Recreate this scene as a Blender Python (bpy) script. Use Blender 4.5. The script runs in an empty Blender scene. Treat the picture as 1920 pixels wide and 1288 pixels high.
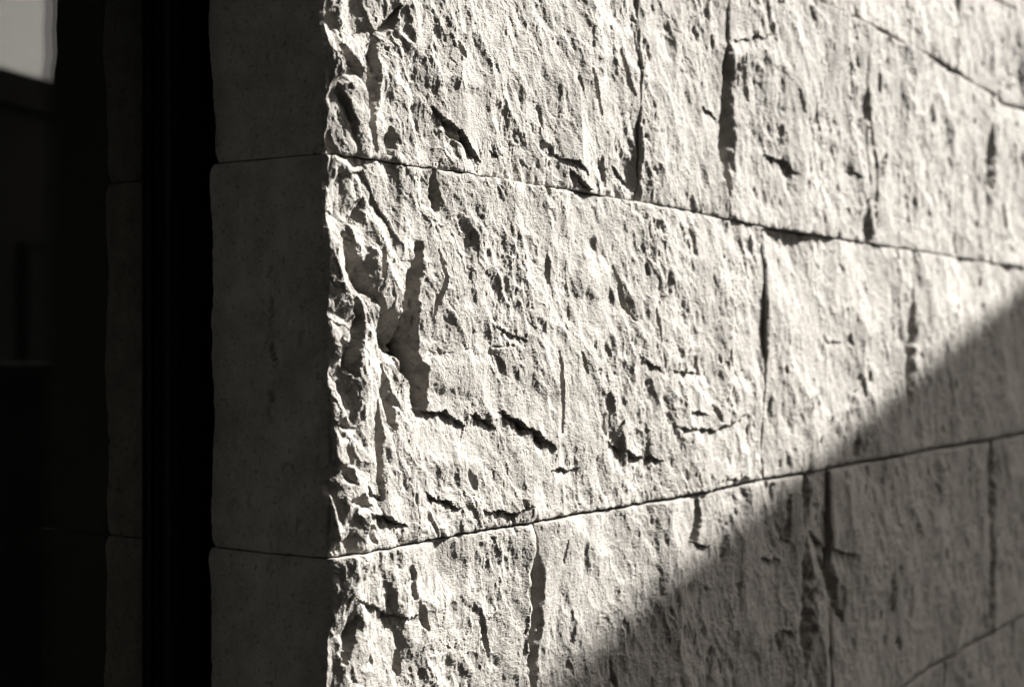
import bpy, math, random
import numpy as np

SC = bpy.context.scene
COL = SC.collection

# ------------------------------------------------------------------ camera, sky, sun, exposure
# world frame: the stone corner is the z axis; sunlit face y=0 runs along +x, dark return x=0 runs along +y
FPX, W0, H0 = 2791.0, 1920.0, 1288.0
DC, LC = 1.1046, -0.1377                     # depth and lateral place of the corner
CA, SA = math.cos(math.radians(34.2)), math.sin(math.radians(34.2))
CAMX = -(DC * CA + LC * SA); CAMY = -(DC * SA - LC * CA)
GZ = -1.55                                   # ground

cd = bpy.data.cameras.new('camera'); cam = bpy.data.objects.new('camera', cd); COL.objects.link(cam)
cam.location = (CAMX, CAMY, 0)
cam.rotation_euler = (math.pi / 2, 0, math.atan2(SA, CA) - math.pi / 2)
cd.sensor_width = 36; cd.lens = FPX / W0 * 36; cd.clip_start = 0.02; cd.clip_end = 500
cd.dof.use_dof = True; cd.dof.focus_distance = 1.26; cd.dof.aperture_fstop = 6.0
SC.camera = cam

SUN = np.array((0.74, -0.35, 0.57)); SUN /= np.linalg.norm(SUN)
world = bpy.data.worlds.new('World'); SC.world = world; world.use_nodes = True
wn, wl = world.node_tree.nodes, world.node_tree.links
sky = wn.new('ShaderNodeTexSky'); sky.sky_type = 'NISHITA'; sky.sun_disc = False
sky.sun_elevation = math.asin(SUN[2]); sky.sun_rotation = math.atan2(SUN[0], SUN[1])
sky.dust_density = 1.5
bw = wn.new('ShaderNodeHueSaturation'); bw.inputs['Saturation'].default_value = 0.0     # the photograph is monochrome
wl.new(sky.outputs[0], bw.inputs['Color']); tint = wn.new('ShaderNodeVectorMath'); tint.operation = 'MULTIPLY'; tint.inputs[1].default_value = (1.0, 0.94, 0.885)     # and toned warm
wl.new(bw.outputs[0], tint.inputs[0]); wl.new(tint.outputs[0], wn['Background'].inputs['Color'])
wn['Background'].inputs['Strength'].default_value = 0.071
sl = bpy.data.lights.new('sun', 'SUN'); sun = bpy.data.objects.new('sun', sl); COL.objects.link(sun)
sl.energy = 5.0; sl.angle = math.radians(0.5); sl.color = (1, 0.985, 0.95)
from mathutils import Vector
sun.rotation_euler = Vector(SUN).to_track_quat('Z', 'Y').to_euler(); sun.location = (6, -4, 6)

SC.view_settings.view_transform = 'Standard'; SC.view_settings.look = 'None'
SC.view_settings.gamma = 1; SC.view_settings.use_curve_mapping = False
SC.view_settings.exposure = 2.34
SC.render.engine = 'CYCLES'
SC.cycles.use_denoising = True; SC.cycles.denoiser = 'OPENIMAGEDENOISE'
SC.cycles.denoising_input_passes = 'RGB_ALBEDO_NORMAL'; SC.cycles.denoising_prefilter = 'ACCURATE'
SC.cycles.max_bounces = 8; SC.cycles.transparent_max_bounces = 16

# ------------------------------------------------------------------ helpers
def link(o, parent=None):
    COL.objects.link(o)
    if parent: o.parent = parent
    return o

def tag(o, label=None, cat=None, group=None, kind=None):
    if label: o['label'] = label
    if cat: o['category'] = cat
    if group: o['group'] = group
    if kind: o['kind'] = kind
    return o

def thing(name, label, cat, loc=(0, 0, 0)):
    o = bpy.data.objects.new(name, None); o.location = loc
    return tag(link(o), label, cat)

def mesh_obj(name, V, F, mat, parent=None, smooth=False):
    """V (n,3) array, F (m,4) array of quads (fast path) or list of faces"""
    V = np.asarray(V, dtype=np.float32)
    if parent is not None and parent.type == 'EMPTY': V = V - np.array(parent.location, dtype=np.float32)
    me = bpy.data.meshes.new(name)
    if isinstance(F, np.ndarray):
        m, k = F.shape
        me.vertices.add(len(V)); me.vertices.foreach_set('co', V.ravel())
        me.loops.add(m * k); me.loops.foreach_set('vertex_index', F.ravel().astype(np.int32))
        me.polygons.add(m); me.polygons.foreach_set('loop_start', np.arange(0, m * k, k, dtype=np.int32))
        me.update(calc_edges=True)
    else:
        me.from_pydata([tuple(map(float, v)) for v in V], [], F); me.update()
    me.polygons.foreach_set('use_smooth', np.full(len(me.polygons), smooth, dtype=bool))
    me.materials.append(mat)
    return link(bpy.data.objects.new(name, me), parent)

BOXF = [(0, 3, 2, 1), (4, 5, 6, 7), (0, 1, 5, 4), (1, 2, 6, 5), (2, 3, 7, 6), (3, 0, 4, 7)]
def boxv(x0, x1, y0, y1, z0, z1):
    return [(x0, y0, z0), (x1, y0, z0), (x1, y1, z0), (x0, y1, z0), (x0, y0, z1), (x1, y0, z1), (x1, y1, z1), (x0, y1, z1)]
def box(name, b, mat, parent=None, bevel=0.0):
    o = mesh_obj(name, boxv(*b), BOXF, mat, parent)
    if bevel:
        md = o.modifiers.new('bevel', 'BEVEL'); md.width = bevel; md.segments = 2
    return o

# ------------------------------------------------------------------ materials
def mat_new(name):
    m = bpy.data.materials.new(name); m.use_nodes = True
    return m, m.node_tree.nodes, m.node_tree.links, m.node_tree.nodes['Principled BSDF']

def stone_mat():
    m, n, l, p = mat_new('limestone')
    tc = n.new('ShaderNodeTexCoord')
    big = n.new('ShaderNodeTexNoise'); big.inputs['Scale'].default_value = 9; big.inputs['Detail'].default_value = 5
    fine = n.new('ShaderNodeTexNoise'); fine.inputs['Scale'].default_value = 420; fine.inputs['Detail'].default_value = 4
    mx = n.new('ShaderNodeMath'); mx.operation = 'MULTIPLY_ADD'; mx.inputs[1].default_value = 0.4
    half = n.new('ShaderNodeMath'); half.operation = 'MULTIPLY'; half.inputs[1].default_value = 0.6
    rp = n.new('ShaderNodeValToRGB')
    rp.color_ramp.elements[0].position = 0.25; rp.color_ramp.elements[0].color = (0.200, 0.187, 0.1705, 1)
    rp.color_ramp.elements[1].position = 0.72; rp.color_ramp.elements[1].color = (0.292, 0.2745, 0.252, 1)
    l.new(tc.outputs['Object'], big.inputs['Vector']); l.new(tc.outputs['Object'], fine.inputs['Vector'])
    l.new(big.outputs['Fac'], mx.inputs[0]); l.new(fine.outputs['Fac'], half.inputs[0]); l.new(half.outputs[0], mx.inputs[2])
    l.new(mx.outputs[0], rp.inputs['Fac']); oi = n.new('ShaderNodeObjectInfo'); tone = n.new('ShaderNodeMath'); tone.operation = 'MULTIPLY_ADD'; tone.inputs[1].default_value = 0.16; tone.inputs[2].default_value = 0.92
    sp = n.new('ShaderNodeTexNoise'); sp.inputs['Scale'].default_value = 38; sp.inputs['Detail'].default_value = 6; sp.inputs['Roughness'].default_value = 0.65
    st = n.new('ShaderNodeMapRange'); st.inputs['From Min'].default_value = 0.3; st.inputs['From Max'].default_value = 0.7; st.inputs['To Min'].default_value = 0.76; st.inputs['To Max'].default_value = 1.18
    mul = n.new('ShaderNodeMath'); mul.operation = 'MULTIPLY'; vm = n.new('ShaderNodeVectorMath'); vm.operation = 'SCALE'
    l.new(oi.outputs['Random'], tone.inputs[0]); l.new(tc.outputs['Object'], sp.inputs['Vector']); l.new(sp.outputs['Fac'], st.inputs['Value'])
    l.new(tone.outputs[0], mul.inputs[0]); l.new(st.outputs[0], mul.inputs[1]); l.new(rp.outputs['Color'], vm.inputs[0]); l.new(mul.outputs[0], vm.inputs['Scale'])
    po = n.new('ShaderNodeTexNoise'); po.inputs['Scale'].default_value = 260; po.inputs['Detail'].default_value = 2
    pr = n.new('ShaderNodeMapRange'); pr.inputs['From Min'].default_value = 0.60; pr.inputs['From Max'].default_value = 0.70; pr.inputs['To Min'].default_value = 1.0; pr.inputs['To Max'].default_value = 0.62
    vp = n.new('ShaderNodeVectorMath'); vp.operation = 'SCALE'
    l.new(tc.outputs['Object'], po.inputs['Vector']); l.new(po.outputs['Fac'], pr.inputs['Value']); l.new(vm.outputs[0], vp.inputs[0]); l.new(pr.outputs[0], vp.inputs['Scale'])
    l.new(vp.outputs[0], p.inputs['Base Color'])
    grit = n.new('ShaderNodeTexNoise'); grit.inputs['Scale'].default_value = 900; grit.inputs['Detail'].default_value = 3
    grit.inputs['Roughness'].default_value = 0.65
    bp = n.new('ShaderNodeBump'); bp.inputs['Strength'].default_value = 0.8; bp.inputs['Distance'].default_value = 0.0007
    l.new(tc.outputs['Object'], grit.inputs['Vector']); l.new(grit.outputs['Fac'], bp.inputs['Height'])
    l.new(bp.outputs['Normal'], p.inputs['Normal'])
    p.inputs['Roughness'].default_value = 0.95; p.inputs['Specular IOR Level'].default_value = 0.15
    return m

def plain(name, col, rough=0.8, var=0.25, scale=8, spec=0.3, metal=0.0):
    m, n, l, p = mat_new(name)
    tc = n.new('ShaderNodeTexCoord'); t = n.new('ShaderNodeTexNoise'); t.inputs['Scale'].default_value = scale; t.inputs['Detail'].default_value = 6
    rp = n.new('ShaderNodeValToRGB'); rp.color_ramp.elements[0].position = .3; rp.color_ramp.elements[1].position = .7
    rp.color_ramp.elements[0].color = tuple(c * (1 - var) for c in col) + (1,)
    rp.color_ramp.elements[1].color = tuple(c * (1 + var) for c in col) + (1,)
    l.new(tc.outputs['Object'], t.inputs['Vector']); l.new(t.outputs['Fac'], rp.inputs['Fac']); l.new(rp.outputs['Color'], p.inputs['Base Color'])
    p.inputs['Roughness'].default_value = rough; p.inputs['Specular IOR Level'].default_value = spec; p.inputs['Metallic'].default_value = metal
    return m

def glass_mat(name, f0, tint):
    m = bpy.data.materials.new(name); m.use_nodes = True
    n, l = m.node_tree.nodes, m.node_tree.links
    n.remove(n['Principled BSDF'])
    tr = n.new('ShaderNodeBsdfTransparent'); tr.inputs['Color'].default_value = tint + (1,)
    gl = n.new('ShaderNodeBsdfGlossy'); gl.inputs['Roughness'].default_value = 0.0
    lw = n.new('ShaderNodeLayerWeight'); lw.inputs['Blend'].default_value = 0.5
    pw = n.new('ShaderNodeMath'); pw.operation = 'POWER'; pw.inputs[1].default_value = 5
    ma = n.new('ShaderNodeMath'); ma.operation = 'MULTIPLY_ADD'; ma.inputs[1].default_value = 1 - f0; ma.inputs[2].default_value = f0
    mix = n.new('ShaderNodeMixShader')
    l.new(lw.outputs['Facing'], pw.inputs[0]); l.new(pw.outputs[0], ma.inputs[0]); l.new(ma.outputs[0], mix.inputs[0])
    l.new(tr.outputs[0], mix.inputs[1]); l.new(gl.outputs[0], mix.inputs[2]); l.new(mix.outputs[0], n['Material Output'].inputs['Surface'])
    return m

STONE = stone_mat()
MORTAR = plain('mortar', (0.11, 0.104, 0.096), 0.95, 0.2, 60)
BLACKMETAL = plain('black_powder_coat', (0.03, 0.031, 0.032), 0.36, 0.1, 300, 0.4)
GASKET = plain('rubber_gasket', (0.008, 0.008, 0.008), 0.8, 0.1, 100)
GLASS_A = glass_mat('glass_outer', 0.024, (0.93, 0.935, 0.92))
GLASS_B = glass_mat('glass_inner', 0.046, (0.93, 0.935, 0.92))
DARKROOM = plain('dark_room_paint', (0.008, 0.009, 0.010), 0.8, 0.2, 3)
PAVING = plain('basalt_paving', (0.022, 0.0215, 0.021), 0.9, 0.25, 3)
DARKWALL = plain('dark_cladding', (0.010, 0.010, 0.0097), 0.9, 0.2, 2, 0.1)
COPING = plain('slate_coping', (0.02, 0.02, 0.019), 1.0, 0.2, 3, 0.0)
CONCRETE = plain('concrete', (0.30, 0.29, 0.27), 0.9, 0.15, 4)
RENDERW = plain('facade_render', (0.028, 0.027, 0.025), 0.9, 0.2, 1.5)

# ------------------------------------------------------------------ noise
def _h(i, j, s):
    x = (i.astype(np.int64) * 374761393 + j.astype(np.int64) * 668265263 + s * 1442695041) & 0xFFFFFFFF
    x = ((x ^ (x >> 13)) * 1274126177) & 0xFFFFFFFF
    x = ((x ^ (x >> 16)) * 2246822519) & 0xFFFFFFFF
    return (x ^ (x >> 15)) & 0xFFFFFFFF

def vn(u, v, s=0):
    """gradient noise, about -1..1"""
    iu = np.floor(u); iv = np.floor(v); fu = u - iu; fv = v - iv
    iu = iu.astype(np.int64); iv = iv.astype(np.int64)
    a = fu * fu * fu * (fu * (fu * 6 - 15) + 10); b = fv * fv * fv * (fv * (fv * 6 - 15) + 10)
    def g(di, dj):
        t = _h(iu + di, iv + dj, s).astype(np.float64) * (2 * math.pi / 4294967296.0)
        return np.cos(t) * (fu - di) + np.sin(t) * (fv - dj)
    return 1.5 * ((g(0, 0) * (1 - a) + g(1, 0) * a) * (1 - b) + (g(0, 1) * (1 - a) + g(1, 1) * a) * b)

def fbm(u, v, s=0, o=4, r=0.5):
    t = 0; amp = 1; n = 0
    for k in range(o):
        t = t + amp * vn(u * 2 ** k + 17.3 * k, v * 2 ** k - 9.1 * k, s + k); n += amp; amp *= r
    return t / n

def chips(u, v, s=0, a=0.5, tilt=0.5, keep=1.0, plates=False):
    """concave chip scars meeting in sharp ridges: lower envelope of tilted bowls"""
    iu = np.floor(u).astype(np.int64); iv = np.floor(v).astype(np.int64)
    out = np.full(u.shape, 9.0); cid = np.zeros(u.shape)
    for di in (-1, 0, 1):
        for dj in (-1, 0, 1):
            q = _h(iu + di, iv + dj, s)
            r1 = (q & 255) / 255.0; r2 = ((q >> 8) & 255) / 255.0; r3 = ((q >> 16) & 255) / 255.0; r4 = ((q >> 24) & 255) / 255.0
            du = u - (iu + di + 0.1 + 0.8 * r1); dv = v - (iv + dj + 0.1 + 0.8 * r2)
            t4 = r4 * 6.283
            val = du * du + dv * dv + a * (r3 - 0.5) + tilt * (np.cos(t4) * du + np.sin(t4) * dv)
            if keep < 1: val = np.where(r4 * 7.13 % 1 > keep, 9.0, val)
            m = val < out; out = np.where(m, val, out)
            if plates: cid = np.where(m, r2, cid)
    return (out, cid - 0.5) if plates else out

def sstep(a, b, x):
    t = np.clip((x - a) / (b - a), 0, 1); return t * t * (3 - 2 * t)

# ------------------------------------------------------------------ where a point of the photograph lies on the sunlit face
def wallpt(px, py):
    q = (np.asarray(px, float) - 960) / FPX
    x = (q * DC - LC) / (SA - CA * q)
    return x, (644 - np.asarray(py, float)) * (DC + CA * x) / FPX
def wallx(px): return wallpt(px, 644)[0]

def poly(pts):
    a = np.array(pts, float); x, z = wallpt(a[:, 0], a[:, 1]); return np.stack([x, z], 1)

def seg_dist(x, z, P):
    """distance to a polyline, signed side (+ above), and position along it 0..1"""
    best = np.full(x.shape, 9.0); side = np.zeros(x.shape); t_all = np.zeros(x.shape)
    L = np.r_[0, np.cumsum(np.hypot(*(P[1:] - P[:-1]).T))]
    for k in range(len(P) - 1):
        a, b = P[k], P[k + 1]; d = b - a; n2 = d @ d
        t = np.clip(((x - a[0]) * d[0] + (z - a[1]) * d[1]) / n2, 0, 1)
        ex = x - a[0] - t * d[0]; ez = z - a[1] - t * d[1]
        dd = np.hypot(ex, ez); m = dd < best
        best = np.where(m, dd, best); side = np.where(m, np.sign(d[0] * (z - a[1]) - d[1] * (x - a[0])), side)
        t_all = np.where(m, (L[k] + t * (L[k + 1] - L[k])) / L[-1], t_all)
    return best, side, t_all

MM = 0.001
# broken ledges: the stone under the line is knocked back by depth mm and comes forward again over fall mm
LEDGES = [
    ([(815, 205), (840, 226), (862, 246), (880, 280), (898, 302)], 8, 11),
    ([(1035, 292), (1075, 303), (1097, 326)], 5, 6), ([(1065, 316), (1085, 341), (1106, 356)], 6, 8),
    ([(780, 768), (835, 768), (880, 796)], 8, 9), ([(885, 776), (915, 786), (932, 800)], 6, 7), ([(940, 772), (985, 800), (1042, 842)], 10, 10),
    ([(1140, 828), (1180, 848), (1240, 862)], 7, 9), ([(685, 962), (730, 968), (760, 986)], 9, 12),
    ([(1030, 878), (1085, 880)], 6, 8), ([(1435, 288), (1465, 302), (1486, 324)], 8, 11),
    ([(1318, 200), (1332, 212), (1346, 226)], 5, 6), ([(800, 925), (835, 938), (870, 952)], 6, 8),
    ([(905, 955), (945, 962), (990, 952)], 6, 9), ([(1590, 322), (1612, 332)], 4, 5), ([(915, 283), (942, 291)], 3, 3),
    ([(1120, 300), (1138, 318)], 5, 6), ([(1150, 312), (1185, 345)], 5, 8), ([(1545, 640), (1580, 642)], 4, 5),
    ([(1260, 800), (1330, 806), (1400, 775)], 5, 7), ([(1460, 1180), (1490, 1186)], 8, 10), ([(1290, 770), (1320, 778)], 5, 6),
    ([(690, 915), (720, 930)], 8, 9), ([(1255, 695), (1310, 700)], 4, 6), ([(1190, 668), (1240, 700)], 3, 6),
    ([(1370, 78), (1450, 66)], 4, 8), ([(660, 1120), (760, 1158), (800, 1150)], 5, 8), ([(930, 610), (985, 640)], 4, 8),
    ([(630, 330), (690, 320), (740, 440)], 4, 8), ([(1430, 1045), (1465, 1050)], 7, 8), ([(1522, 995), (1548, 1024), (1598, 1042)], 6, 16),
    ([(1290, 1012), (1330, 1022)], 5, 9),
]
# slots and grooves: depth mm, half width mm
GROOVES = [
    ([(703, 62), (697, 150), (697, 230), (701, 278)], 13, 9), ([(747, 12), (735, 45), (712, 62)], 7, 5),
    ([(716, 465), (712, 520)], 9, 3), ([(708, 755), (712, 850), (718, 935)], 12, 7),
    ([(785, 465), (768, 560), (775, 660), (795, 770)], 15, 15), ([(700, 560), (735, 640), (770, 700)], 9, 12),
    ([(812, 322), (815, 395)], 7, 7), ([(660, 560), (672, 600), (648, 690)], 8, 6), ([(640, 90), (665, 130), (640, 150)], 8, 8),
    ([(735, 245), (737, 285)], 7, 9), ([(820, 470), (835, 520), (815, 600)], 6, 4), ([(1098, 130), (1115, 180), (1125, 215)], 6, 4),
    ([(1160, 95), (1175, 150), (1190, 180)], 5, 5), ([(1305, 940), (1300, 1000), (1285, 1030)], 9, 9),
    ([(1150, 500), (1170, 570), (1185, 600)], 7, 5), ([(1222, 580), (1232, 640)], 5, 4), ([(1085, 660), (1100, 700)], 6, 3),
    ([(1045, 660), (1050, 740), (1050, 810)], 7, 4), ([(1025, 480), (1030, 530)], 5, 5), ([(1490, 170), (1500, 210)], 6, 6),
    ([(1480, 930), (1475, 1010), (1450, 1040)], 7, 9),
    ([(1430, 0), (1440, 60)], 7, 6), ([(1385, 110), (1400, 190)], 7, 7), ([(1330, 760), (1345, 790)], 5, 5), ([(855, 80), (870, 108)], 6, 4),
    ([(770, 1065), (775, 1120)], 6, 8), ([(785, 1130), (800, 1180)], 6, 6), ([(660, 1160), (640, 1240)], 6, 8), ([(900, 1150), (915, 1230)], 4, 5),
    ([(745, 1225), (752, 1262)], 7, 7), ([(1058, 1010), (1052, 1055)], 6, 2.5), ([(1150, 1240), (1158, 1288)], 5, 5),
    ([(1630, 205), (1640, 320), (1640, 440)], 6, 7), ([(1880, 380), (1888, 450)], 8, 6), ([(1660, 290), (1650, 330)], 7, 6),
    ([(1700, 0), (1702, 60)], 5, 4), ([(650, 440), (665, 500)], 6, 9), ([(650, 940), (690, 950)], 9, 9), ([(630, 790), (650, 800)], 7, 6),
    ([(1150, 830), (1165, 790)], 5, 4), ([(1215, 420), (1220, 490)], 3, 7), ([(840, 250), (862, 268)], 4, 3),
    ([(1538, 1045), (1560, 1100), (1575, 1160)], 13, 13), ([(1750, 905), (1762, 950)], 7, 10), ([(1660, 1080), (1668, 1150)], 6, 10),
    ([(735, 590), (752, 630), (780, 660)], 17, 14), ([(775, 650), (795, 700), (800, 755)], 15, 11), ([(655, 470), (668, 520), (690, 550)], 10, 12), ([(690, 375), (668, 420)], 7, 9), ([(640, 640), (655, 700)], 9, 10), ([(722, 690), (735, 760), (745, 800)], 9, 9), ([(640, 880), (655, 905)], 8, 7), ([(690, 985), (700, 1015)], 7, 7),
]
# hairline cracks
CRACKS = [
    ([(1612, 660), (1614, 722), (1590, 750), (1566, 788)], 3.5, 1.5), ([(820, 668), (880, 655), (960, 648), (1038, 661), (1045, 680)], 3, 1.2),
    ([(1190, 850), (1250, 820), (1300, 805)], 2, 0.9), ([(888, 310), (905, 330), (870, 345)], 1.6, 0.8), ([(1405, 765), (1418, 800), (1415, 860)], 4, 1.6),
    ([(1740, 0), (1795, 105)], 2, 1.0), ([(1425, 960), (1460, 1010)], 3, 2), ([(1060, 500), (1066, 600)], 3, 1.5),
]
# smoother chipped flats where the small texture dies away: centre, radii in pixels, dish depth mm
FLATS = [(715, 350, 55, 60, 4), (870, 700, 55, 45, -2), (870, 820, 80, 45, 3), (830, 1075, 45, 55, 4), (960, 400, 60, 40, 2), (690, 1090, 35, 60, 3),
         (730, 640, 45, 70, 6), (880, 220, 40, 60, 2), (1110, 520, 30, 50, -5), (1010, 1100, 40, 120, -2), (650, 370, 30, 60, 5), (1390, 60, 60, 40, 2)]

LED = [(poly(p), d * MM, f * MM) for p, d, f in LEDGES]
GRO = [(poly(p), d * MM, f * MM) for p, d, f in GROOVES]
CRK = [(poly(p), d * MM, f * MM) for p, d, f in CRACKS]
FLA = []
for cx, cy, rx, ry, d in FLATS:
    x, z = wallpt(cx, cy); x2, _ = wallpt(cx + rx, cy); _, z2 = wallpt(cx, cy - ry)
    FLA.append((float(x), float(z), float(x2 - x), float(z2 - z), d * MM))

def relief(x, z, seed, fine=True, rs=1.0):
    """height of the split face in metres, outwards"""
    wx = x + 0.009 * vn(x * 14, z * 9, 4) + 0.0032 * vn(x * 60, z * 38, 5) + 0.0010 * vn(x * 200, z * 140, 6) + 0.00025 * vn(x * 620, z * 480, 8)
    wz = z + 0.007 * vn(x * 45, z * 30, 7) + 0.0022 * vn(x * 160, z * 120, 9)
    sx = wx + (0.16 + 0.2 * ((seed * 0.618) % 1)) * wz                                  # the tooling leans
    rough = np.clip(0.42 + 1.35 * fbm(x * 10, z * 7, seed + 31, 3), 0.08, 1.3) * rs
    corner = np.exp(-np.maximum(x, 0) / 0.07)
    flat = np.ones_like(x); h = np.zeros_like(x)
    for fx, fz, rx, rz, d in FLA:
        if fx + 2 * rx < x.min() or fx - 2 * rx > x.max() or fz + 2 * rz < z.min() or fz - 2 * rz > z.max(): continue
        r = np.sqrt(((wx - fx) / rx) ** 2 + ((wz - fz) / rz) ** 2)
        k = 1 - sstep(0.65, 1.1, r); flat *= 1 - 0.7 * k; h -= d * k * (1 - 0.5 * r)
    h += 0.0045 * fbm(x * 6, z * 5, seed + 1, 3)
    big = chips((wx + 0.02 * vn(x * 18, z * 14, 33)) / 0.13, wz / 0.15, seed + 32, 0.5, 0.9)
    h += 0.011 * np.clip(big, -0.6, 0.5)
    c1, p1 = chips(sx / 0.055, wz / 0.068, seed + 2, 0.7, 0.6, plates=True)
    h += (0.0070 * np.clip(c1, -0.6, 0.35) + 0.0016 * p1) * (0.35 + 1.2 * corner) * flat
    c1, p1 = chips(sx / 0.026, wz / 0.033, seed + 22, 0.8, 0.7, plates=True)
    h += (0.0058 * np.clip(c1, -0.6, 0.14) + 0.0014 * p1) * (0.25 + 0.55 * rough + 0.7 * corner) * flat
    c1, p1 = chips(sx / 0.0125, wz / 0.0160, seed + 3, 0.8, 0.8, plates=True)
    h += (0.0040 * np.clip(c1, -0.6, 0.04) + 0.0008 * p1) * (0.35 + 0.65 * rough) * flat
    if fine:
        c1, p1 = chips(sx / 0.0062, wz / 0.0078, seed + 4, 0.9, 0.8, plates=True)
        h += (0.0016 * np.clip(c1, -0.6, 0.0) + 0.0003 * p1) * (0.30 + 0.70 * rough) * (0.4 + 0.6 * flat)
        h += 0.00068 * np.clip(chips(sx / 0.0030, wz / 0.0036, seed + 8, 0.9, 0.8), -0.6, 0.1) * (0.5 + 0.5 * rough)
        # scattered deep pits
        pu = sx + 0.004 * vn(x * 110, z * 60, 13); pz = wz + 0.008 * vn(x * 70, z * 45, 14)
        pit = chips(pu / 0.015, pz / 0.026, seed + 9, 0.25, 0.3, 0.11)
        h -= 0.0035 * (1 - sstep(-0.10, 0.06, pit)) * flat * np.clip(0.4 + rough, 0, 1)
        pit = chips((sx + 0.006 * vn(x * 70, z * 45, 23)) / 0.044, (wz + 0.010 * vn(x * 50, z * 35, 24)) / 0.062, seed + 19, 0.3, 0.35, 0.22)
        k = 1 - sstep(-0.16, 0.02, pit); h -= 0.0050 * k * (0.5 + flat * 0.5) * np.clip(0.5 + 0.7 * vn(x * 40, z * 25, 25), 0.2, 1)
        pit = chips(wx / 0.0062, wz / 0.0080, seed + 29, 0.3, 0.3, 0.20)
        h -= 0.0012 * (1 - sstep(-0.12, 0.06, pit)) * (0.4 + 0.6 * flat) * np.clip(0.2 + rough, 0, 1)
        h += 0.00052 * fbm(wx * 600, wz * 560, seed + 10, 3, 0.6)
    # the broken corner: knocked back and coarser
    h += corner * 0.0055 * (fbm(sx * 30, wz * 15, seed + 12, 4, 0.55))
    h -= 0.005 * np.exp(-np.maximum(x, 0) / 0.030)
    h += 0.002
    h -= corner * 0.0085 * np.clip(chips(sx / 0.024, wz / 0.034, seed + 52, 0.7, 1.1), -0.7, 0.6)
    # the arris itself keeps close to one line
    ar = np.exp(-np.maximum(x, 0) / 0.005)
    h = h * (1 - 0.62 * ar) + 0.62 * ar * (-0.0025 + 0.0018 * vn(z * 30, z * 0 + 0.7, seed + 15) + 0.0012 * vn(z * 110, z * 0 + 1.7, seed + 16))
    if fine:
        for P, d, f in LED:
            if P[:, 0].min() - 4 * f > x.max() or P[:, 0].max() + 4 * f < x.min() or P[:, 1].min() - 5 * f > z.max() or P[:, 1].max() + f < z.min(): continue
            jz = 0.0016 * vn(x * 300, z * 60, 77) + 0.003 * vn(x * 70, z * 30, 78)
            dd, sd, t = seg_dist(x, z + jz, P)
            taper = np.clip(np.sin(np.pi * np.clip(t, 0.03, 0.97)), 0, 1) ** 0.5 * np.clip(0.75 + 0.75 * vn(x * 95, z * 30, 79), 0.15, 1.4)
            below = np.where(sd < 0, np.exp(-(dd / f) ** 1.3), 0)
            endf = np.where((t <= 0.0001) | (t >= 0.9999), np.exp(-(dd / (0.25 * f)) ** 2), 1)
            lip = np.where(sd > 0, np.exp(-dd / (0.8 * f)), 0)
            h += taper * endf * (0.22 * d * lip - d * below)
        for P, d, f in GRO:
            if P[:, 0].min() - 3 * f > x.max() or P[:, 0].max() + 3 * f < x.min() or P[:, 1].min() - 3 * f > z.max() or P[:, 1].max() + 3 * f < z.min(): continue
            jf = min(f, 0.009)
            jx = 0.5 * jf * vn(x * 60, z * 40, 81) + 0.30 * jf * vn(x * 170, z * 170, 82)
            dd, sd, t = seg_dist(x + jx, z, P)
            wv = f * (0.35 + 0.65 * np.sin(np.pi * np.clip(t, 0.02, 0.98)))
            br = 1.0 if f < 0.006 else np.clip(0.95 + 0.65 * fbm(x * 55 + 3.1, z * 50, 84, 4), 0.4, 1.5)
            h -= d * br * np.clip(1 - dd / wv, 0, 1) ** 0.8
        for P, d, f in CRK:
            if P[:, 0].min() - 3 * f > x.max() or P[:, 0].max() + 3 * f < x.min() or P[:, 1].min() - 3 * f > z.max() or P[:, 1].max() + 3 * f < z.min(): continue
            dd, sd, t = seg_dist(x + 0.0012 * vn(x * 200, z * 200, 85), z + 0.0012 * vn(x * 200, z * 200, 86), P)
            h -= d * np.clip(1 - dd / f, 0, 1) * np.clip(0.3 + 1.3 * vn(x * 60, z * 60, 87), 0, 1)
    return h

# ------------------------------------------------------------------ courses and joints, measured in the photograph
def bed(pts):
    P = poly(pts); return P[:, 0], P[:, 1]
BED = {
    'AB': bed([(612, 289), (640, 291), (720, 302), (800, 315), (900, 330), (1000, 347), (1100, 362), (1200, 379), (1300, 397), (1420, 424), (1500, 438), (1600, 453), (1700, 469), (1800, 484), (1920, 503)]),
    'BC': bed([(612, 1048), (690, 1035), (760, 1022), (850, 1005), (985, 982), (1100, 962), (1250, 937), (1350, 915), (1430, 900), (1560, 878), (1700, 851), (1800, 834), (1920, 812)]),
    'TA': bed([(1400, -62), (1530, 0), (1570, 19), (1660, 62), (1745, 110), (1830, 158), (1862, 178), (1880, 194), (1920, 205)]),
    'CD': bed([(1500, 1395), (1690, 1288), (1796, 1219), (1850, 1190), (1920, 1150)]),
    'UT': bed([(1840, -18), (1890, 12), (1920, 32)]),
}
def bedz(k, x):
    if k in BED: z = np.interp(x, *BED[k])
    else: z = np.full(np.shape(x), float(k))
    return z + 0.0009 * vn(x * 55, x * 0 + 3.3, hash_name(k)) + 0.0005 * vn(x * 170, x * 0 + 7.7, hash_name(k))
def hash_name(k): return sum(ord(c) * (i + 3) for i, c in enumerate(str(k))) % 997

def J(px): return float(wallx(px))
END = 3.4
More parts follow.
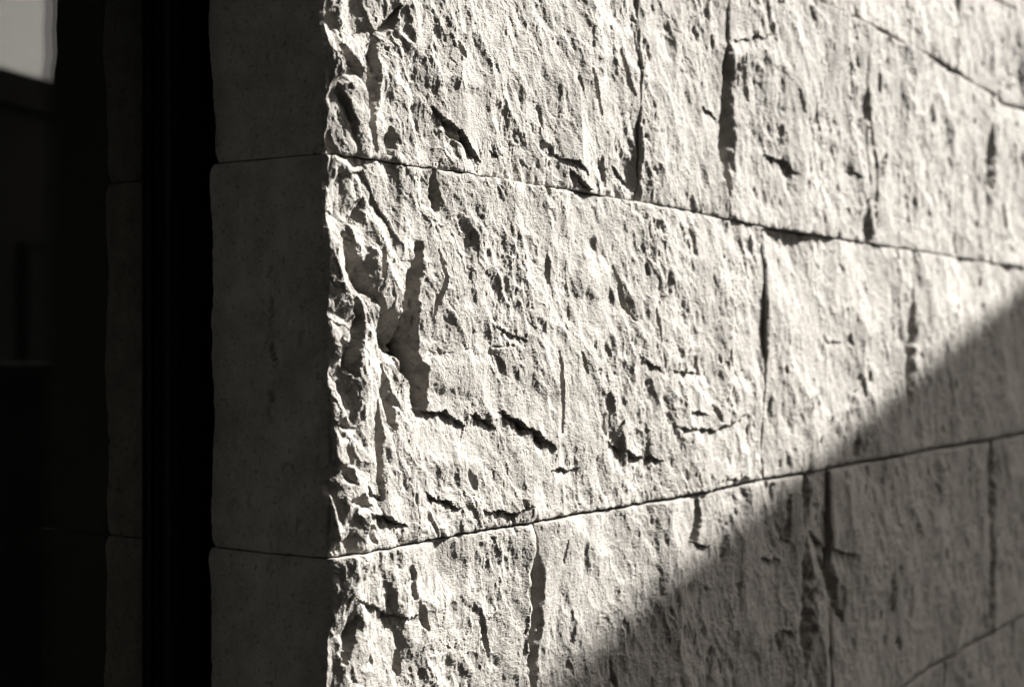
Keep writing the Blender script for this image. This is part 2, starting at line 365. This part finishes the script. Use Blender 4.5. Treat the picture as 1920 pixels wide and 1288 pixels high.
# bottom bed, top bed, head joints (x), detailed?
COURSES = [
    ('CD', 'BC', [J(996), J(1512), J(1556), J(1857), 2.45, 3.0], True),
    ('BC', 'AB', [J(1430), J(1705), 2.02, 2.6], True),
    ('AB', 'TA', [J(1198), J(1364), J(1625), J(1858), 2.3, 2.9], True),
    ('TA', 'UT', [0.45, 0.95, J(1790), 2.1, 2.7], True),
    ('UT', '0.9', [0.60, 1.2, J(1905), 2.4], True),
    ('-0.80', 'CD', [0.40, 0.9, J(1768), J(1898), 2.3, 2.8], True),
    ('-1.10', '-0.80', [0.55, 1.1, 1.7, 2.3, 2.9], False),
    ('-1.55', '-1.10', [0.42, 1.0, 1.5, 2.2, 2.8], False),
    ('0.9', '1.2', [0.5, 1.1, 1.6, 2.2, 2.8], False),
    ('1.2', '1.5', [0.38, 0.9, 1.5, 2.1, 2.7], False),
]
# where the head joints gape: photograph row, half length in rows, width mm
GAIN = {}
for ci, px, spots in [(2, 1364, [(270, 105, 19), (140, 60, 8)]), (2, 1198, [(368, 24, 5)]), (2, 1625, [(205, 42, 13), (425, 42, 15)]), (2, 1858, [(300, 75, 36), (195, 40, 8)]),
                      (1, 1430, [(885, 35, 7)]), (1, 1705, [(655, 130, 32), (520, 45, 6)]), (0, 996, [(1110, 75, 9), (1235, 95, 10), (1150, 180, 5)]),
                      (0, 1512, [(940, 55, 16), (1140, 140, 17), (1090, 220, 5)]), (0, 1556, [(1090, 85, 12)]), (0, 1857, [(905, 75, 26), (1060, 125, 22)]), (3, 1790, [(80, 36, 8), (10, 50, 5)]), (5, 1768, [(1260, 60, 6)]), (5, 1898, [(1190, 60, 7)])]:
    GAIN[(ci, J(px))] = [(float(wallpt(px, a)[1]), float(wallpt(px, 644 - b)[1]), c * MM) for a, b, c in spots]
REV = 0.1235                                              # depth of the return

def jointx(x0, z, s):
    if x0 <= 0 or x0 >= END: return np.full(np.shape(z), float(x0))
    return x0 + 0.0035 * vn(z * 9, z * 0 + x0 * 7, s) + 0.0016 * vn(z * 38, z * 0 + x0 * 11, s + 1)

def pxstep(x): return (DC + CA * x) ** 2 * (1920 / 1024) / FPX / (SA * (DC + CA * x) - CA * (LC + SA * x))   # metres of x per rendered pixel

def columns(xa, xb, k):
    xs = [xa]
    while xs[-1] < xb:
        far = 1 + 0.55 * sstep(0.35, 1.4, xs[-1])
        xs.append(xs[-1] + float(min(pxstep(xs[-1]), 0.0042)) * k * float(far))
    a = np.array(xs); return xa + (a - xa) * (xb - xa) / (a[-1] - xa)

def corner_edge(z, s):
    """ragged arris of the corner"""
    e = 0.0022 * vn(z * 22, z * 0 + 1.5, s) + 0.0016 * vn(z * 60, z * 0 + 2.5, s + 1) + 0.0009 * vn(z * 190, z * 0 + 3.5, s + 2) + 0.0005 * vn(z * 520, z * 0 + 4.5, s + 3)
    return 0.8 * e + 0.0038

def back_edge(z, zb, zt, s):
    """the wavy rear edge of the return, nipped in at the bed joints"""
    e = 0.0042 * vn(z * 13, z * 0 + 0.5, s) + 0.0016 * vn(z * 47, z * 0 + 6.5, s + 1) + 0.0006 * vn(z * 160, z * 0 + 8.5, s + 2)
    d = np.minimum(z - zb, zt - z)
    return REV + e + 0.0005 * vn(z * 420, z * 0 + 9.5, s + 4) - 0.0035 * np.exp(-np.maximum(d, 0) / 0.004) - 0.003 * np.exp(-np.maximum(z - zb, 0) / 0.02)

def return_relief(y, z, s):
    h = 0.0028 * fbm(y * 22, z * 14, s, 6, 0.62) + 0.0004 * fbm(y * 200, z * 130, s + 3, 3)
    h += 0.0036 * np.clip(chips((y + 0.008 * vn(y * 40, z * 30, s + 6)) / 0.045, (z + 0.01 * vn(y * 35, z * 25, s + 7)) / 0.075, s + 5, 0.8, 0.6), -0.5, 0.35)
    q = chips(y / 0.012, z / 0.016, s + 9, 0.3, 0.4, 0.12); h -= 0.0020 * (1 - sstep(-0.12, 0.05, q))
    q = chips((y + 0.01 * vn(y * 60, z * 50, s + 11)) / 0.05, z / 0.07, s + 10, 0.2, 0.4, 0.25); h -= 0.0022 * (1 - sstep(-0.14, -0.02, q))
    # a few long scars
    for k, (yy, z0, z1) in enumerate([(0.055, -0.07, 0.07), (0.056, 0.19, 0.24)]):
        yl = yy + 0.006 * vn(z * 30, z * 0 + k, 91) + 0.0035 * vn(z * 85, z * 0 + k, 92) + 0.001 * vn(z * 300, z * 0 + k, 93)
        on = sstep(z0, z0 + 0.02, z) * (1 - sstep(z1 - 0.02, z1, z))
        h -= 0.0040 * on * np.clip(0.5 + vn(z * 60, z * 0 + k, 94), 0, 1) * np.exp(-((y - yl) / 0.0010) ** 2) - 0.0022 * on * np.exp(-((y - yl - 0.006) / 0.006) ** 2)
    return h

wall = thing('stone_wall', 'sunlit corner wall of rough split limestone blocks with diagonal shadow at lower right', 'stone wall')

def grid_faces(nr, nc):
    i = np.arange(nr - 1)[:, None] * nc + np.arange(nc - 1)[None, :]
    return np.stack([i, i + 1, i + nc + 1, i + nc], -1).reshape(-1, 4)

GAP = 0.0009
def tight(ci, x): return 1.0 if (ci, x) in [(2, J(1364)), (0, J(996)), (0, J(1512)), (0, J(1857))] else (0.15 if x in (J(1198), J(1430)) else 0.4)
def block(ci, bi, bot, top, x0, x1, det, seed, name='stone_block'):
    rng = random.Random(seed)
    xm = min((x0 + x1) / 2, 1.9); depth = DC + CA * (x0 if x0 < 1.9 else 1.9)
    # outside the frame the stones are coarse
    zc = (bedz(bot, np.array([xm]))[0] + bedz(top, np.array([xm]))[0]) / 2
    lim = 644 / FPX * (DC + CA * x1) + 0.03
    zlo = bedz(bot, np.array([x1]))[0]; zhi = bedz(top, np.array([x1]))[0]
    det = det and zlo < lim and zhi > -lim and x0 < 2.0
    k = 1.0 if det else 7.0
    xs = columns(x0, x1, k); nc = len(xs)
    hgt = bedz(top, np.array([xm]))[0] - bedz(bot, np.array([xm]))[0]
    dz = depth * (1920 / 1024) / FPX * (1.0 + 0.55 * float(sstep(0.35, 1.4, np.array(x0)))) * (1.05 if det else 8)
    nr = max(4, int(hgt / dz) + 1)
    v = np.linspace(0, 1, nr)[:, None]
    X = np.repeat(xs[None, :], nr, 0)
    def bgap(k): return GAP * {'AB': 0.65, 'BC': 0.85, 'TA': 1.5, 'CD': 1.5}.get(k, 1.0) * (1 + {'AB': 0.7, 'BC': 2.0, 'CD': 0.8, 'TA': 0.8}.get(k, 0.4) * xs)
    zb = (bedz(bot, xs) + bgap(bot))[None, :]; zt = (bedz(top, xs) - bgap(top))[None, :]
    Z = zb + (zt - zb) * v
    u = (X - x0) / (x1 - x0)
    jl = jointx(x0, Z, 51) + (GAP * tight(ci, x0) if x0 > 0 else 0); jr = jointx(x1, Z, 51) - GAP * tight(ci, x1)
    X = X + (jl - x0) * (1 - u) ** 6 + (jr - x1) * u ** 6 if x0 > 0 else X + (jr - x1) * u ** 6
    Hh = relief(X, Z, seed, det, {(1, 1): 0.55, (1, 2): 0.7, (0, 3): 0.8}.get((ci, bi), 1.0)) + rng.uniform(-0.002, 0.002) * (0.1 if (ci, bi) in ((1, 0), (1, 1), (2, 0), (2, 1)) else 1.0)
    # the edges at the head joints roll back in an uneven vee
    def vee(d, s, gain):
        w = 0.0011 + 0.0006 * vn(Z * 40, Z * 0 + s, 62) + 0 * Z
        for zc, hl, wm in gain:
            q = np.clip(1 - ((Z - zc) / hl) ** 2, 0, 1); w = w + wm * q * (1 + 0.35 * vn(Z * 45, Z * 0 + s, 61))
        w = np.maximum(w, 0.0012); dp = np.clip(0.85 * w, 0.0014, 0.019)
        d2 = d + 0.25 * w * vn(X * 130, Z * 90, 63)
        return dp * np.clip(1 - d2 / w, 0, 1) ** 1.1
    if x0 > 0: Hh -= vee(X - jl, x0 * 31.7, GAIN.get((ci, x0), []))
    if x1 < END: Hh -= vee(jr - X, x1 * 31.7 + 5, GAIN.get((ci, x1), []))
    # bed edges: nearly square, nibbled
    nib = np.clip(vn(X * 45, Z * 0 + 4.2, seed + 20) - 0.15, 0, 1)
    nib2 = np.clip(vn(X * 45, Z * 0 + 9.2, seed + 21) - 0.25, 0, 1)
    Hh -= 0.0009 * np.exp(-(Z - zb) / 0.0012) + 0.005 * nib * np.exp(-(Z - zb) / 0.006)
    Hh -= 0.0009 * np.exp(-(zt - Z) / 0.0012) + 0.005 * nib2 * np.exp(-(zt - Z) / 0.006)
    Y = -Hh
    if x0 <= 0:
        # ragged arris: shift the first columns to the edge line, then add the return face behind it
        xe = corner_edge(Z[:, :1], seed + 40)
        X = X + xe * np.exp(-X / 0.004)
        ye = Y[:, :1]
        zr0 = Z[:, :1]
        yb = back_edge(zr0, zb[:, :1], zt[:, :1], 300)
        nrev = 60 if det else 10
        t = np.linspace(0, 1, nrev + 1)[None, :-1]
        YR = yb + (ye - yb) * t
        ZR = np.repeat(zr0, nrev, 1)
        XR = -return_relief(YR, ZR, 400 + seed) + xe * np.exp(-(YR - ye) / 0.004)
        XR = XR + 0.006 * np.exp(-(yb - YR) / 0.0015)
        # close the rear edge
        back = np.concatenate([XR[:, :1] + 0.05], 1)
        X = np.concatenate([back, XR, X], 1); Y = np.concatenate([yb + 0.0005, YR, Y], 1); Z = np.concatenate([zr0, ZR, Z], 1)
        nc = X.shape[1]
    # skirts: top, bottom and right sides go back into the wall
    D = 0.060
    def back_row(r):
        Yr = np.maximum(Y[r] + 0.0, D); return X[r], Yr, Z[r]
    if x0 <= 0:
        # rows at beds: run back inside the wall both from the face and from the return
        def inner(r):
            return np.where(Y[r] > D, np.maximum(X[r], 0.045), np.maximum(X[r], 0.0)) , np.where(Y[r] > D, Y[r], D), Z[r]
        rows = [inner(0), inner(-1)]
        xi = [np.maximum(r[0], 0.045 * (X[0] < 0.045) + r[0] * (X[0] >= 0.045)) for r in rows]
        rows = [(xi[q], rows[q][1], rows[q][2]) for q in range(2)]
    else: rows = [back_row(0), back_row(-1)]
    X = np.concatenate([rows[0][0][None], X, rows[1][0][None]]); Y = np.concatenate([rows[0][1][None], Y, rows[1][1][None]]); Z = np.concatenate([rows[0][2][None], Z, rows[1][2][None]])
    def side(c): return X[:, c:c + 1] if c >= 0 else X[:, -1:], None
    X = np.concatenate([X, X[:, -1:]], 1); Y = np.concatenate([Y, np.full((len(Y), 1), D)], 1); Z = np.concatenate([Z, Z[:, -1:]], 1)
    if x0 > 0:
        X = np.concatenate([X[:, :1], X], 1); Y = np.concatenate([np.full((len(Y), 1), D), Y], 1); Z = np.concatenate([Z[:, :1], Z], 1)
    V = np.stack([X, Y, Z], -1).reshape(-1, 3)
    return mesh_obj(name, V, grid_faces(*X.shape), STONE, wall)

NQ = 0
for ci, (bot, top, heads, det) in enumerate(COURSES):
    xs = [0.0] + heads + [END]
    for bi in range(len(xs) - 1):
        o = block(ci, bi, bot, top, xs[bi], xs[bi + 1], det, 1000 + ci * 37 + bi * 11)
        NQ += len(o.data.polygons)
print('stone quads', NQ)
# mortar bedding and wall core behind the stones
def mortar_bed(k):
    xs = np.concatenate([np.linspace(0.0055, 0.3, 60), np.linspace(0.31, END - 0.01, 160)]); z = bedz(k, xs)
    g = 0.0045
    P = np.stack([np.stack([xs, np.full_like(xs, y), z + q * g], -1) for y, q in ((0.0175, -1), (0.0175, 1), (0.115, 1), (0.115, -1), (0.0175, -1))])
    V = P.reshape(-1, 3); F = grid_faces(*P.shape[:2])
    n = len(xs); F = np.concatenate([F, np.array([[0, n, 2 * n, 3 * n]])])
    return mesh_obj('mortar_bed', V, F, MORTAR, wall)
for k in ('CD', 'BC', 'AB', 'TA', 'UT'): mortar_bed(k)
mesh_obj('mortar_core', boxv(0.046, END, 0.046, 0.118, GZ, 1.5) + boxv(0.065, END, 0.119, 0.235, GZ, 1.5),
         BOXF + [tuple(i + 8 for i in f) for f in BOXF], MORTAR, wall)

# ------------------------------------------------------------------ stones of the inner jamb, seen through the glass
jamb = thing('inner_stone_jamb', 'dark stone jamb behind the window glass, beyond the black frame', 'stone jamb', (0, 0.18, 0))
jb = [GZ, -1.1, -0.80, -0.49, -0.1595, 0.133, 0.43, 0.9, 1.2, 1.5]
for k in range(len(jb) - 1):
    a, b = jb[k] + GAP, jb[k + 1] - GAP
    det = -0.5 <= jb[k] < 0.5
    zz = np.linspace(a, b, 160 if det else 12)[:, None]
    yb = 0.249 + (back_edge(zz, a, b, 300) - REV)
    yy = 0.1745 + (yb - 0.1745) * np.linspace(1, 0, 34 if det else 8)[None, :]
    Z = np.repeat(zz, yy.shape[1], 1)
    X = -return_relief(yy - 0.1, Z, 700 + k) + 0.002 + 0.006 * np.exp(-(yb - yy) / 0.0015)
    X = np.concatenate([X[:, :1] + 0.06, X, X[:, -1:] * 0 + 0.06], 1); yy = np.concatenate([yy[:, :1] + 0.0005, yy, yy[:, -1:]], 1); Z = np.concatenate([Z[:, :1], Z, Z[:, -1:]], 1)
    X = np.concatenate([X[:1] * 0 + 0.06, X, X[:1] * 0 + 0.06]); yy = np.concatenate([yy[:1], yy, yy[-1:]]); Z = np.concatenate([Z[:1], Z, Z[-1:]])
    mesh_obj('stone_block', np.stack([X, yy, Z], -1).reshape(-1, 3), grid_faces(*X.shape), STONE, jamb)

# ------------------------------------------------------------------ window
win = thing('window', 'black metal framed double-glazed window reflecting the dark street and bright sky', 'window', (-0.6, 0.155, GZ))
FX0, FX1 = -0.0205, 0.029
# jamb profile with its steps and grooves
def prism(name, pts, z0, z1, mat, parent):
    n = len(pts); V = [(x, y, z0) for x, y in pts] + [(x, y, z1) for x, y in pts]
    F = [tuple(range(n - 1, -1, -1)), tuple(range(n, 2 * n))] + [(i, (i + 1) % n, n + (i + 1) % n, n + i) for i in range(n)]
    return mesh_obj(name, V, F, mat, parent)
Y0 = 0.146
prof = [(FX0, Y0 + 0.0012), (FX0 + 0.0012, Y0), (-0.0075, Y0), (-0.0075, Y0 + 0.002), (-0.0060, Y0 + 0.002), (-0.0060, Y0), (FX1, Y0),
        (FX1, 0.172), (FX0 - 0.004, 0.172), (FX0 - 0.004, 0.1705), (FX0, 0.1705), (FX0, 0.1665), (FX0 + 0.004, 0.1665), (FX0 + 0.004, 0.1545), (FX0, 0.1545)]
prism('jamb_frame', prof, GZ, 1.5, BLACKMETAL, win)
XL = -1.15
box('jamb_frame', (XL - 0.05, XL, Y0, 0.172, GZ, 1.5), BLACKMETAL, win, 0.001)
box('sill_frame', (XL, FX0 - 0.0045, Y0 + 0.001, 0.172, GZ, GZ + 0.08), BLACKMETAL, win, 0.001)
box('head_frame', (XL, FX0 - 0.0045, Y0 + 0.001, 0.172, 1.44, 1.5), BLACKMETAL, win, 0.001)
def pane(y, mat):
    z0, z1 = GZ + 0.082, 1.438
    return mesh_obj('pane', [(XL + 0.001, y, z0), (FX0 + 0.003, y, z0), (FX0 + 0.003, y, z1), (XL + 0.001, y, z1)], [(0, 1, 2, 3)], mat, win)
# glazing unit: the surfaces of the double glazing that reflect
box('pane', (XL + 0.001, FX0 + 0.0035, 0.1562, 0.1592, GZ + 0.082, 1.438), GLASS_A, win)
box('pane', (XL + 0.001, FX0 + 0.0035, 0.1640, 0.1664, GZ + 0.082, 1.438), GLASS_B, win)
tag(box('gasket', (FX0 - 0.0022, FX0 - 0.0002, 0.1520, 0.1555, GZ + 0.082, 1.438), GASKET, win))

# ------------------------------------------------------------------ setting: ground, room, unseen light blockers, street
g = 60
tag(mesh_obj('ground', [(-g, -g, GZ), (g, -g, GZ), (g, g, GZ), (-g, g, GZ)], [(0, 1, 2, 3)], PAVING), kind='structure')
# dark room behind the glass
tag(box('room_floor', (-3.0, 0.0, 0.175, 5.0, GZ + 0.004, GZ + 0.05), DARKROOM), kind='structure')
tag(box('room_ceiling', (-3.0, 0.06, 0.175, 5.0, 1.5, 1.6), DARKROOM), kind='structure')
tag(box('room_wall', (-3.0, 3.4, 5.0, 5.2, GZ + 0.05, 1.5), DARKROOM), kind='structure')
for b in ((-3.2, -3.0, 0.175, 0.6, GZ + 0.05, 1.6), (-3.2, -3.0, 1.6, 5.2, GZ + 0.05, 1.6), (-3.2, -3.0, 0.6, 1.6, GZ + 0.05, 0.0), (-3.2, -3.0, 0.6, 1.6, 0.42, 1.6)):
    tag(box('room_wall', b, DARKROOM), kind='structure')       # with an unseen side opening, added to light the inner jamb
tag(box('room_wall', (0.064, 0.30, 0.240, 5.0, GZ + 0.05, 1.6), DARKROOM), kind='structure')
# unseen walls and overhead slab, added to darken the stone return
tag(box('light_block_wall', (-3.2, XL - 0.05, 0.12, 0.174, GZ, 1.5), DARKWALL), kind='structure')
tag(box('light_block_wall', (-2.6, -2.3, -9.0, 0.12, GZ, 6.0), DARKWALL), kind='structure')
tag(box('light_block_slab', (-2.299, 0.02, -3.4, 0.118, 1.502, 1.9), DARKWALL), kind='structure')

tag(box('light_block_wall', (0.10, 0.32, -4.5, -0.95, GZ, 1.9), DARKWALL), kind='structure')  # added pier, keeps sun off the ground and walls beside the camera

# unseen beam on posts, added to throw the diagonal shade
SH_X, SH_Z, KK = 0.324, -0.295, 5.0
P0 = np.array([SH_X, 0, SH_Z]) + KK * SUN
SLOPE = 0.26                                             # of the shade line on the wall
e = np.array([1.0, -SLOPE * SUN[1] / (SUN[2] - SLOPE * SUN[0]), 0]); e /= np.linalg.norm(e); nrm = np.array([e[1], -e[0], 0])
br = thing('shadow_caster', 'unseen concrete beam on posts, added to cast the diagonal shadow on the wall', 'shadow_caster', (P0[0], P0[1], GZ))
def obox(name, t0, t1, d0, d1, z0, z1, mat, parent):
    V = []
    for z in (z0, z1):
        for t, d in ((t0, d0), (t1, d0), (t1, d1), (t0, d1)):
            q = P0 + t * e + d * nrm; V.append((q[0], q[1], z))
    return mesh_obj(name, V, [(0, 1, 2, 3), (4, 7, 6, 5), (0, 4, 5, 1), (1, 5, 6, 2), (2, 6, 7, 3), (3, 7, 4, 0)], mat, parent)
obox('parapet', -1.6, 6.0, 0.0, 0.12, P0[2] - 0.85, P0[2], CONCRETE, br)  # solid part of the added caster, its top edge draws the shade line
obox('caster_slab', -1.6, 6.0, 0.121, 0.9, P0[2] - 0.85, P0[2] - 0.7, CONCRETE, br)
for t in (0.2, 5.0): obox('caster_post', t, t + 0.3, 0.5, 0.8, GZ, P0[2] - 0.851, CONCRETE, br)

# dark building across the street, its roofline seen in the glass
def building(cx, cy, w, d, h, rz, label):
    b = thing('building', label, 'building', (cx, cy, GZ)); b.rotation_euler.z = rz
    def bx(name, x0, x1, y0, y1, z0, z1, mat, par=None):
        return link(bpy.data.objects.new(name, mk(boxv(x0, x1, y0, y1, z0, z1), mat)), par or b)
    def mk(V, mat):
        me = bpy.data.meshes.new('m'); me.from_pydata(V, [], BOXF); me.materials.append(mat); return me
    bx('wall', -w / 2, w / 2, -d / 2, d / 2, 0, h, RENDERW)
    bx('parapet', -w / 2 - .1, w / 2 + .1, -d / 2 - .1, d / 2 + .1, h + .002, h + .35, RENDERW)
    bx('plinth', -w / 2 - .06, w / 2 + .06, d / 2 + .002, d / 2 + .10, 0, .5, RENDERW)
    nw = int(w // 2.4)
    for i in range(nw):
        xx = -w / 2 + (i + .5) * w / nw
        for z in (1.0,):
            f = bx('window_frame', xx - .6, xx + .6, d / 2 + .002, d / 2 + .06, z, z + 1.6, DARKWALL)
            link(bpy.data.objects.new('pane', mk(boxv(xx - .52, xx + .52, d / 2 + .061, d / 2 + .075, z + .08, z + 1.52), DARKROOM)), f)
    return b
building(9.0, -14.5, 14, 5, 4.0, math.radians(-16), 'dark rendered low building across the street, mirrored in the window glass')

lw = thing('reflection_screen', 'low dark wall with a stone coping, added to hide sunlit ground in the window glass', 'screen wall', (1.2, -2.62, GZ))  # added dark screen, keeps sunlit ground out of the glass reflection
lw.rotation_euler.z = math.radians(-6)
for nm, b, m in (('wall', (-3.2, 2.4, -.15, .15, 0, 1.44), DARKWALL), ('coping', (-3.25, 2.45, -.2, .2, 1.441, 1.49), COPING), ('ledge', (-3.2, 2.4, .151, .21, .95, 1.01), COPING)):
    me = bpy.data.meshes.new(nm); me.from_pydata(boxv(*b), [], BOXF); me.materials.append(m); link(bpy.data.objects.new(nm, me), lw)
building(-2.0, -13.0, 16.6, 5, 13.0, 0, 'unseen tall dark building straight across the street, added to block sky light')  # unseen tall block, added to cut sky light on the stone
